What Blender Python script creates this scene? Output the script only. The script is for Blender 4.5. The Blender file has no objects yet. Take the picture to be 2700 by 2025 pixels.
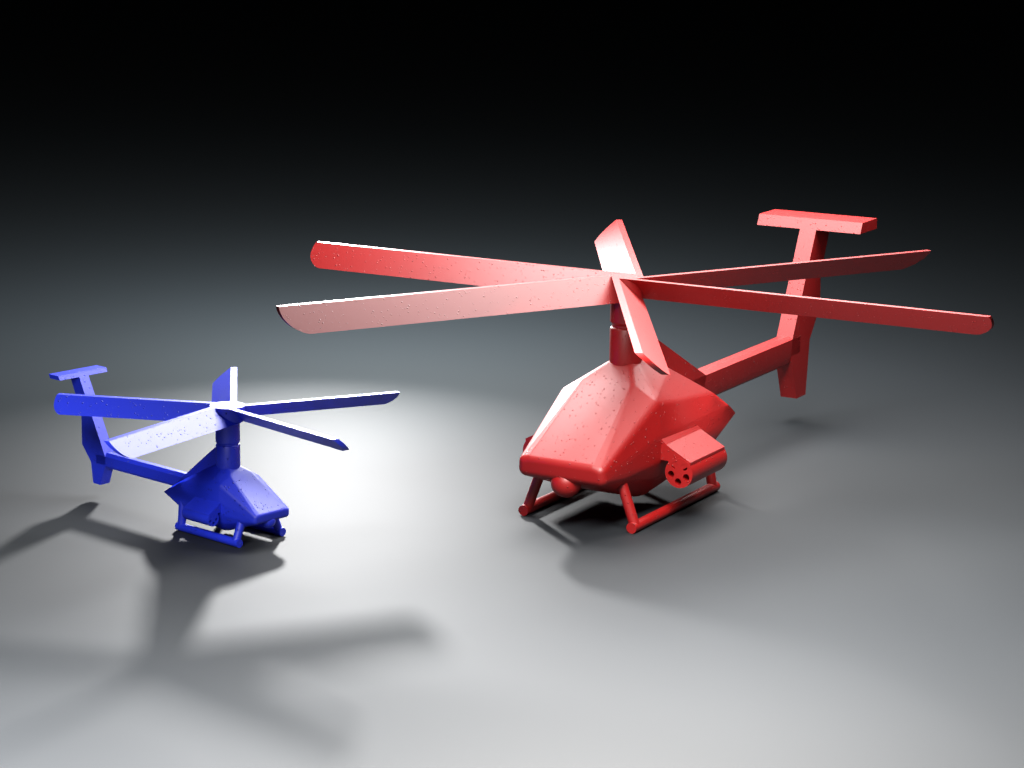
import bpy, bmesh, math
from mathutils import Vector, Matrix
from mathutils.geometry import tessellate_polygon

C = bpy.context.scene.collection
U = 0.01            # one unit of the measured toys = 1 cm
Y0 = 119.0          # distance of the toys from the lens, in cm (scene origin lies between them)

def W(x, y, z):
    return Vector((x * U, (y - Y0) * U, z * U))

# ---------------------------------------------------------------- camera
cam_d = bpy.data.cameras.new('camera')
cam = bpy.data.objects.new('camera', cam_d)
C.objects.link(cam)
pitch, roll = 0.2167183, 0.0108926
fwd = Vector((0, math.cos(pitch), -math.sin(pitch)))
up0 = Vector((0, math.sin(pitch), math.cos(pitch)))
rt0 = Vector((1, 0, 0))
rt = rt0 * math.cos(roll) + up0 * math.sin(roll)
up = -rt0 * math.sin(roll) + up0 * math.cos(roll)
M = Matrix((rt, up, -fwd)).transposed().to_4x4()
M.translation = W(0, 0, 33.83816)
cam.matrix_world = M
cam_d.lens = 85.0
cam_d.sensor_width = 36.0
cam_d.clip_start = 0.05
cam_d.clip_end = 60.0
bpy.context.scene.camera = cam

# ---------------------------------------------------------------- world, exposure
world = bpy.data.worlds.new('World')
bpy.context.scene.world = world
world.use_nodes = True
bg = world.node_tree.nodes['Background']
bg.inputs[0].default_value = (0.5, 0.62, 0.8, 1)
bg.inputs[1].default_value = 0.002
vs = bpy.context.scene.view_settings
vs.view_transform = 'Standard'
vs.look = 'None'
vs.exposure = 0.0
vs.gamma = 1.0

# ---------------------------------------------------------------- studio lamps
def area(name, loc, target, size, power, color=(1, 1, 1), shape='DISK', size_y=None, spread=180):
    d = bpy.data.lights.new(name, 'AREA')
    d.shape = shape
    d.size = size * U
    if size_y:
        d.size_y = size_y * U
    d.energy = power
    d.color = color
    d.spread = math.radians(spread)
    o = bpy.data.objects.new(name, d)
    C.objects.link(o)
    p, t = W(*loc), W(*target)
    o.location = p
    o.rotation_euler = (t - p).to_track_quat('-Z', 'Y').to_euler()
    return o

area('back_lamp', (-12.8, 168.5, 21.3), (-12.7, 108.1, 0), 4, 1.00, spread=75)
area('overhead_back_lamp', (10.7, 143.9, 33.6), (2.4, 144.3, 0), 37.6, 5.6, color=(1.000, 0.99, 0.97))
area('left_back_lamp', (-9.7, 163.6, 30.0), (-18.5, 190.4, 0), 22.6, 6.1, color=(0.90, 1.000, 1.0))
area('overhead_left_lamp', (-6, 131, 31), (-6, 131, 0), 12, .7)
area('overhead_front_lamp', (6.1, 97.5, 30.0), (34.0, 81.3, 0), 27.0, 11.5, color=(1.000, 0.97, 0.93))
area('front_left_lamp', (-23.3, 75.9, 30.0), (-48.4, 64.8, 0), 28.2, 22, color=(1.000, 0.96, 0.92))

# ---------------------------------------------------------------- materials
def mat_plastic(name, col, rough, cells):
    m = bpy.data.materials.new(name)
    m.use_nodes = True
    nt = m.node_tree
    b = nt.nodes['Principled BSDF']
    b.inputs['Base Color'].default_value = (*col, 1)
    b.inputs['Roughness'].default_value = rough
    b.inputs['IOR'].default_value = 1.68
    tc = nt.nodes.new('ShaderNodeTexCoord')
    # sparse raised specks: one small dot in some cells of a voronoi
    v = nt.nodes.new('ShaderNodeTexVoronoi')
    v.inputs['Scale'].default_value = cells
    nt.links.new(tc.outputs['Object'], v.inputs['Vector'])
    sep = nt.nodes.new('ShaderNodeSeparateColor')
    nt.links.new(v.outputs['Color'], sep.inputs[0])
    r = nt.nodes.new('ShaderNodeMapRange')          # cell random -> dot radius (many cells have none)
    r.inputs[1].default_value = 0.15; r.inputs[2].default_value = 1.0
    r.inputs[3].default_value = 0.0; r.inputs[4].default_value = 0.30
    nt.links.new(sep.outputs[0], r.inputs[0])
    sub = nt.nodes.new('ShaderNodeMath'); sub.operation = 'SUBTRACT'
    nt.links.new(r.outputs[0], sub.inputs[0]); nt.links.new(v.outputs['Distance'], sub.inputs[1])
    mx = nt.nodes.new('ShaderNodeMath'); mx.operation = 'MAXIMUM'
    nt.links.new(sub.outputs[0], mx.inputs[0]); mx.inputs[1].default_value = 0.0
    bump = nt.nodes.new('ShaderNodeBump')
    bump.inputs['Strength'].default_value = 1.0
    bump.inputs['Distance'].default_value = 0.015 / cells
    nt.links.new(mx.outputs[0], bump.inputs['Height'])
    nt.links.new(bump.outputs[0], b.inputs['Normal'])
    return m

RED = mat_plastic('red_plastic', (0.31, 0.0022, 0.0022), 0.47, 6.0)
BLUE = mat_plastic('blue_plastic', (0.008, 0.026, 0.62), 0.47, 2.9)

def mat_floor():
    m = bpy.data.materials.new('satin_dark_surface')
    m.use_nodes = True
    nt = m.node_tree
    b = nt.nodes['Principled BSDF']
    tc = nt.nodes.new('ShaderNodeTexCoord')
    n = nt.nodes.new('ShaderNodeTexNoise')
    n.inputs['Scale'].default_value = 3.0
    n.inputs['Detail'].default_value = 3.0
    nt.links.new(tc.outputs['Object'], n.inputs['Vector'])
    cr = nt.nodes.new('ShaderNodeValToRGB')
    cr.color_ramp.elements[0].color = (0.0060, 0.0085, 0.0115, 1)
    cr.color_ramp.elements[1].color = (0.0070, 0.0100, 0.0135, 1)
    nt.links.new(n.outputs[0], cr.inputs[0])
    nt.links.new(cr.outputs[0], b.inputs['Base Color'])
    b.inputs['Roughness'].default_value = 0.697
    b.inputs['IOR'].default_value = 1.5
    return m
FLOOR = mat_floor()

# ---------------------------------------------------------------- mesh helpers
def finish(name, bm, mat, parent=None, smooth=False, angle=35):
    bmesh.ops.recalc_face_normals(bm, faces=bm.faces)
    me = bpy.data.meshes.new(name)
    bm.to_mesh(me)
    bm.free()
    me.materials.append(mat)
    for p in me.polygons:
        p.use_smooth = smooth
    o = bpy.data.objects.new(name, me)
    C.objects.link(o)
    if parent:
        o.parent = parent
    if smooth and angle < 180:
        me.set_sharp_from_angle(angle=math.radians(angle))
    return o

def prism(bm, pts, y0, y1):
    """polygon pts (x,z) extruded between y0 and y1"""
    a = [bm.verts.new((x, y0, z)) for x, z in pts]
    b = [bm.verts.new((x, y1, z)) for x, z in pts]
    bm.faces.new(a); bm.faces.new(b[::-1])
    n = len(pts)
    for i in range(n):
        bm.faces.new((a[i], b[i], b[(i + 1) % n], a[(i + 1) % n]))

def prism_x(bm, pts, x0, x1):
    a = [bm.verts.new((x0, y, z)) for y, z in pts]
    b = [bm.verts.new((x1, y, z)) for y, z in pts]
    bm.faces.new(a); bm.faces.new(b[::-1])
    n = len(pts)
    for i in range(n):
        bm.faces.new((a[i], b[i], b[(i + 1) % n], a[(i + 1) % n]))

def tube(bm, p, q, r, seg=40, caps=True):
    p, q = Vector(p), Vector(q)
    w = (q - p).normalized()
    u = w.orthogonal().normalized(); v = w.cross(u)
    A, B = [], []
    for i in range(seg):
        t = 2 * math.pi * i / seg
        d = (u * math.cos(t) + v * math.sin(t)) * r
        A.append(bm.verts.new(p + d)); B.append(bm.verts.new(q + d))
    for i in range(seg):
        bm.faces.new((A[i], A[(i + 1) % seg], B[(i + 1) % seg], B[i]))
    if caps:
        bm.faces.new(A[::-1]); bm.faces.new(B)

def lathe(bm, prof, cx, cy, seg=64):
    """prof: list of (r, z) from bottom to top, closed with end caps"""
    rings = []
    for r, z in prof:
        rings.append([bm.verts.new((cx + r * math.cos(2 * math.pi * i / seg), cy + r * math.sin(2 * math.pi * i / seg), z)) for i in range(seg)])
    for a, b in zip(rings[:-1], rings[1:]):
        for i in range(seg):
            bm.faces.new((a[i], a[(i + 1) % seg], b[(i + 1) % seg], b[i]))
    bm.faces.new(rings[0][::-1]); bm.faces.new(rings[-1])

# ---------------------------------------------------------------- the surface they stand on
bm = bmesh.new()
n = 24
S = 20.0
grid = [[bm.verts.new((-S + 2 * S * i / n, -3 + 2 * S * j / n, 0)) for i in range(n + 1)] for j in range(n + 1)]
for j in range(n):
    for i in range(n):
        bm.faces.new((grid[j][i], grid[j][i + 1], grid[j + 1][i + 1], grid[j + 1][i]))
floor = finish('ground', bm, FLOOR)
floor['label'] = 'smooth satin grey surface under both toys, fading to black far behind'
floor['kind'] = 'structure'

# ---------------------------------------------------------------- fuselage: rounded convex solid, cut flat behind the mast
# apparent corners (x forward, y left, z up; mirrored in y) with the radius their edges are rounded to
CORNERS = [
    ((1.90, 1.86, 3.72), .42), ((1.90, 2.46, 3.50), .44), ((1.84, 2.42, 2.80), .44), ((1.60, 1.50, 2.66), .30),
    ((-3.20, 1.46, 6.99), .70), ((-3.25, 2.86, 6.17), .70), ((-4.75, .55, 7.84), .60), ((-7.50, .50, 8.00), .45), ((-8.0, 1.2, 7.30), .4),
    ((-12.50, 3.27, 5.36), .60), ((-13.60, 3.42, 4.70), .20), ((-10.10, 3.14, 2.85), .30),
    ((-3.10, 3.20, 4.50), .90), ((-3.20, 3.18, 3.10), .80), ((-7.50, 3.22, 3.00), .60),
    ((0.10, 2.74, 2.85), .70), ((-3.20, 2.75, 2.00), 1.3), ((-6.80, 2.60, 1.80), 1.1),
    ((-1.70, 1.55, 1.46), 1.0), ((-4.00, 1.70, .76), 1.3), ((-6.80, 1.50, 1.00), 1.2), ((-9.80, 1.4, 2.45), .6),
    ((-13.6, 1.2, 4.50), .2),
]
def fuselage(mat, parent):
    import numpy as np
    pts, rad = [], []
    for p, r in CORNERS:
        for s in (1, -1):
            pts.append(Vector((p[0], s * p[1], p[2]))); rad.append(r)
    bm = bmesh.new()
    vs_ = [bm.verts.new(p) for p in pts]
    bmesh.ops.convex_hull(bm, input=vs_)
    bm.normal_update()
    centres = []
    for v, p, r in zip(vs_, pts, rad):
        A, B = [], []
        for i in range(3):                     # weak pull to the corner keeps the solve stable
            e = [0, 0, 0]; e[i] = .08
            A.append(e); B.append(0)
        if v.is_valid:
            for f in v.link_faces:
                w = math.sqrt(max(f.calc_area(), 1e-6))
                A.append([w * c for c in f.normal]); B.append(-r * w)
        d = np.linalg.lstsq(np.array(A), np.array(B), rcond=None)[0]
        d = Vector(d)
        if d.length > 2.2 * r: d = d.normalized() * 2.2 * r
        centres.append(p + d)
    bm.free()
    # hull of the balls = Minkowski rounding
    bm = bmesh.new()
    nrm = {}
    allv = []
    for c, r in zip(centres, rad):
        nu, nv = 64, 32
        for j in range(nv + 1):
            th = math.pi * j / nv
            for i in range(nu if 0 < j < nv else 1):
                ph = 2 * math.pi * i / nu
                d = Vector((math.cos(ph) * math.sin(th), math.sin(ph) * math.sin(th), math.cos(th)))
                v = bm.verts.new(c + d * r)
                allv.append((v, d))
    res = bmesh.ops.convex_hull(bm, input=[v for v, d in allv])
    lay = bm.verts.layers.float_vector.new('nrm')
    for v, d in allv:
        if v.is_valid: v[lay] = d
    dead = [v for v in bm.verts if not v.link_faces]
    bmesh.ops.delete(bm, geom=dead, context='VERTS')
    n_ = Vector((-.62, 0, 1)).normalized()
    out = bmesh.ops.bisect_plane(bm, geom=bm.verts[:] + bm.edges[:] + bm.faces[:], plane_co=Vector((-12.1, 0, 3.90)), plane_no=n_, clear_outer=True)
    rim = [e for e in out['geom_cut'] if isinstance(e, bmesh.types.BMEdge)]
    for v in {v for e in rim for v in e.verts}:
        m = Vector()
        for f in v.link_faces: m += f.normal * f.calc_area()
        v[lay] = m.normalized() if m.length else Vector((0, 0, 1))
    normals = []
    me = bpy.data.meshes.new('body')
    bm.verts.index_update()
    nside = [tuple(v[lay]) for v in bm.verts]
    # closing face on its own vertices
    loop = [rim[0].verts[0], rim[0].verts[1]]
    es = set(rim[1:])
    while es:
        nxt = next((e for e in loop[-1].link_edges if e in es), None)
        if nxt is None: break
        es.discard(nxt); loop.append(nxt.other_vert(loop[-1]))
    if loop[0] is loop[-1]: loop.pop()
    cap = [bm.verts.new(v.co) for v in loop]
    f = bm.faces.new(cap)
    f.normal_update()
    if f.normal.dot(n_) < 0: f.normal_flip()
    bm.to_mesh(me)
    bm.free()
    nside += [tuple(n_)] * len(cap)
    for p in me.polygons: p.use_smooth = True
    me.normals_split_custom_set_from_vertices(nside)
    me.materials.append(mat)
    o = bpy.data.objects.new('body', me)
    C.objects.link(o)
    o.parent = parent
    return o

# ---------------------------------------------------------------- the whole toy
def helicopter(P, mat, label, group):
    root = bpy.data.objects.new('toy_helicopter', None)
    root.empty_display_size = 0.01
    C.objects.link(root)
    root['label'] = label
    root['category'] = 'toy helicopter'
    root['group'] = group
    root.location = W(P['x'], P['y'], 0)
    root.rotation_euler = (0, 0, P['yaw'])
    root.scale = (P['s'] * U,) * 3

    fuselage(mat, root)
    xm = P['xm']
    # camera ball under the nose
    bm = bmesh.new()
    bmesh.ops.create_uvsphere(bm, u_segments=48, v_segments=24, radius=P['ball'][3])
    bmesh.ops.scale(bm, vec=(1.0, 1.0, .95), verts=bm.verts)
    bmesh.ops.translate(bm, vec=P['ball'][:3], verts=bm.verts)
    finish('nose_ball', bm, mat, root, True)
    # rotor mast, lower half with rounded groove
    rm, zg = P['rm'], P['zg']
    bm = bmesh.new()
    g = .12
    lathe(bm, [(rm * .6, P['zm0'] - .9), (rm * .86, P['zm0'] - .35), (rm, P['zm0'] + .15), (rm, zg - g), (rm - g * .4, zg - .3 * g), (rm - g, zg)], xm, 0)
    finish('rotor_mast', bm, mat, root, True, 40)
    # fairing: wedge from the mast down to the boom
    wf = P['wf']
    bm = bmesh.new()
    prism(bm, P['fair'], -wf, wf)
    finish('engine_fairing', bm, mat, root)
    # tail boom (chamfered bar)
    bm = bmesh.new()
    zt, zs, zl, zb, wt = P['boom']
    prism_x(bm, [(-wf, zl), (-wf, zs), (-wt, zt), (wt, zt), (wf, zs), (wf, zl), (wf * .82, zb + (zl - zb) * .35), (wf * .45, zb + .04), (0, zb), (-wf * .45, zb + .04), (-wf * .82, zb + (zl - zb) * .35)], -11.0, P['boomx'])
    finish('tail_boom', bm, mat, root, True, 22)
    # tail fin
    bm = bmesh.new()
    prism(bm, P['fin'], -wf, wf)
    finish('tail_fin', bm, mat, root)
    bm = bmesh.new()
    prism(bm, P['stab'], -P['ws'], P['ws'])
    finish('tail_stabilizer', bm, mat, root)
    # landing gear
    rs = P['rs']
    for s in (1, -1):
        bm = bmesh.new()
        tube(bm, (0, s * P['sy'], rs), (-10, s * P['sy'], rs), rs)
        sk = finish('landing_skid', bm, mat, root, True)
        for x, (yt, zt_) in zip(P['sx'], P['st']):
            bm = bmesh.new()
            p0 = Vector((x, s * P['sy'], rs)); p1 = Vector((x, s * yt, zt_))
            d = (p1 - p0).normalized()
            tube(bm, p0 + d * rs * .3, p1 + d * .9, rs * .98, 36)
            finish('strut', bm, mat, sk, True)
        # rocket pod with its bracket
        py, pz, R = P['pod']
        x0, x1 = P['px'], P['px'] - 4.45
        bm = bmesh.new()
        seg = 56
        o_ = [(py + R * math.cos(2 * math.pi * i / seg), pz + R * math.sin(2 * math.pi * i / seg)) for i in range(seg)]
        outer = [bm.verts.new((x0, s * y, z)) for y, z in o_]
        edges = [bm.edges.new((outer[i], outer[(i + 1) % seg])) for i in range(seg)]
        holes = []
        hs = 24
        for k in range(5):
            a = math.radians(P['pa'] + 72 * k)
            cy_, cz_ = py + R * .585 * math.cos(a), pz + R * .585 * math.sin(a)
            ring = [bm.verts.new((x0, s * (cy_ + R * .235 * math.cos(2 * math.pi * i / hs)), cz_ + R * .235 * math.sin(2 * math.pi * i / hs))) for i in range(hs)]
            edges += [bm.edges.new((ring[i], ring[(i + 1) % hs])) for i in range(hs)]
            holes.append(ring)
        bmesh.ops.triangle_fill(bm, use_beauty=True, use_dissolve=False, edges=edges, normal=(1, 0, 0))
        # drop triangles that filled the holes
        for k, ring in enumerate(holes):
            rs_ = set(ring)
            dead = [f for f in bm.faces if all(v in rs_ for v in f.verts)]
            bmesh.ops.delete(bm, geom=dead, context='FACES_ONLY')
            back = [bm.verts.new(v.co + Vector((-.55, 0, 0))) for v in ring]
            for i in range(hs):
                bm.faces.new((ring[i], ring[(i + 1) % hs], back[(i + 1) % hs], back[i]))
            bm.faces.new(back)
        rr = .3
        prev = outer
        for q in range(0, 6):        # straight side, then a rounded rear rim
            t = q / 5 * math.pi / 2
            xx = x1 + rr - rr * math.sin(t); rad = R - rr + rr * math.cos(t)
            cur = [bm.verts.new((xx, s * (py + rad * math.cos(2 * math.pi * i / seg)), pz + rad * math.sin(2 * math.pi * i / seg))) for i in range(seg)]
            for i in range(seg):
                bm.faces.new((prev[i], prev[(i + 1) % seg], cur[(i + 1) % seg], cur[i]))
            prev = cur
        bm.faces.new(prev)
        pod = finish('rocket_pod', bm, mat, root, True, 30)
        bm = bmesh.new()
        br = P['brk']
        a = [bm.verts.new((P['px'] - .015, s * y, z)) for y, z in br]
        b = [bm.verts.new((P['px'] - 4.14, s * y, z)) for y, z in br]
        bm.faces.new(a); bm.faces.new(b[::-1])
        for i in range(len(br)):
            bm.faces.new((a[i], b[i], b[(i + 1) % len(br)], a[(i + 1) % len(br)]))
        finish('mounting_bracket', bm, mat, pod)
    # rotor: upper mast with hub, blades as sub-parts
    Q = P['rotor']
    zt = Q['z']
    bm = bmesh.new()
    prof = [(rm - g, zg + .0), (rm - g, zg + g * .9), (rm, zg + 2.2 * g)]
    if Q['hub'] > rm + .05:
        prof += [(rm, Q['hz'] - .42), (Q['hub'], Q['hz']), (Q['hub'], zt - .004)]
    else:
        prof += [(rm, zt - .004)]
    lathe(bm, prof, xm, 0, 96)
    hub = finish('main_rotor', bm, mat, root, True, 30)
    n = Q['n']
    for k in range(n):
        th = Q['a'] + k * 2 * math.pi / n
        u = Vector((math.cos(th), math.sin(th), 0)); t = Vector((-u.y, u.x, 0))
        c = Vector((xm, 0, 0))
        wd = Q['oC'] - Q['oB']; hb = Q['hb']
        r0 = Q['r0']
        outl = [(r0, 0), (Q['R'], 0)]
        m = 14
        for j in range(1, m + 1):         # rounded lower tip corner
            f = j / m
            a_ = f * math.pi / 2
            outl.append((Q['R'] - 1.15 + 1.15 * math.cos(a_) ** .9 + .12 * math.sin(math.pi * min(1, f * 1.4)) , math.sin(a_) ** 1.15))
        outl.append((r0, 1))
        bm = bmesh.new()
        F, B = [], []
        for (uu, vv) in outl:
            z = zt - hb * vv
            F.append(bm.verts.new(c + u * uu + t * (Q['oB'] + wd * vv) + Vector((0, 0, z))))
            B.append(bm.verts.new(c + u * uu + t * (Q['oA'] + wd * vv) + Vector((0, 0, z))))
        bm.faces.new(F); bm.faces.new(B[::-1])
        q = len(F)
        for i in range(q):
            bm.faces.new((F[i], B[i], B[(i + 1) % q], F[(i + 1) % q]))
        finish('rotor_blade', bm, mat, hub, True, 25)
    return root

red = dict(x=3.400225, y=120.159148, yaw=-2.0926931, s=1.0, xm=-5.15, ball=(1.17, 0, 2.50, .80), rm=.86, zg=9.58, zm0=7.3,
    wf=.525, fair=[(-5.0, 6.5), (-5.0, 9.88), (-7.59, 8.59), (-14.04, 5.37), (-13.6, 3.9), (-10.9, 3.6), (-10.9, 5)],
    boom=(5.57, 5.40, 4.40, 3.78, .245), boomx=-27.2,
    fin=[(-29.0, 11.65), (-31.26, 11.65), (-29.97, 8.74), (-30.11, 6.86), (-28.65, 4.96), (-28.31, 1.58), (-26.96, 1.58), (-25.85, 4.42), (-26.0, 5.42)],
    stab=[(-29.31, 12.29), (-29.0, 11.65), (-31.67, 11.65), (-31.64, 12.29)], ws=3.38,
    rs=.28, sy=3.17, sx=(-.42, -9.58), st=((2.42, 2.28), (2.85, 2.0)),
    pod=(4.24, 2.63, .785), pa=50, px=-3.15, brk=[(2.6, 4.9), (3.20, 4.30), (3.47, 4.04), (4.88, 3.27), (4.88, 3.13), (4.24, 2.7), (3.57, 3.20), (2.6, 3.19)],
    rotor=dict(n=6, z=12.24, a=4.7248, R=19.83, oA=-.83, oB=-.48, oC=.85, hb=1.20, hub=.86, r0=.0))
blue = dict(red)
blue.update(x=-12.438652, y=116.318548, yaw=-.7310887, s=.467531, xm=-5.17, rm=1.31, zg=9.95, zm0=7.0,
    ball=(1.13, 0, 2.56, .78), wf=.66,
    fair=[(-5.0, 6.5), (-5.0, 10.5), (-7.58, 8.61), (-11.09, 5.82), (-12.01, 5.14), (-13.5, 3.83), (-10.9, 3.0), (-10.9, 5)],
    boom=(5.42, 5.05, 4.03, 3.62, .30), boomx=-27.0,
    fin=[(-29.67, 13.61), (-31.41, 13.61), (-29.47, 9.39), (-29.52, 5.84), (-27.96, 3.98), (-27.65, 1.56), (-26.37, 1.56), (-25.39, 4.02), (-25.37, 5.03)],
    stab=[(-29.9, 14.08), (-29.67, 13.61), (-31.43, 13.61), (-31.65, 14.08)], ws=3.40,
    rs=.46, sy=3.10, sx=(-.6, -9.4), st=((2.25, 2.6), (2.9, 2.6)),
    pod=(4.24, 2.80, .765), px=-2.82, brk=[(2.6, 5.02), (3.20, 4.42), (3.47, 4.18), (4.88, 3.43), (4.88, 3.29), (4.24, 2.8), (3.57, 3.36), (2.6, 3.34)], rotor=dict(n=5, z=14.19, a=3.6703, R=19.48, oA=-1.02, oB=-.30, oC=1.80, hb=1.70, hub=1.9, hz=12.62, r0=.0))

helicopter(red, RED, 'large glossy red toy helicopter with six rotor blades and a thin mast', 'toy helicopters')
helicopter(blue, BLUE, 'small glossy blue toy helicopter with five rotor blades and a thick mast', 'toy helicopters')
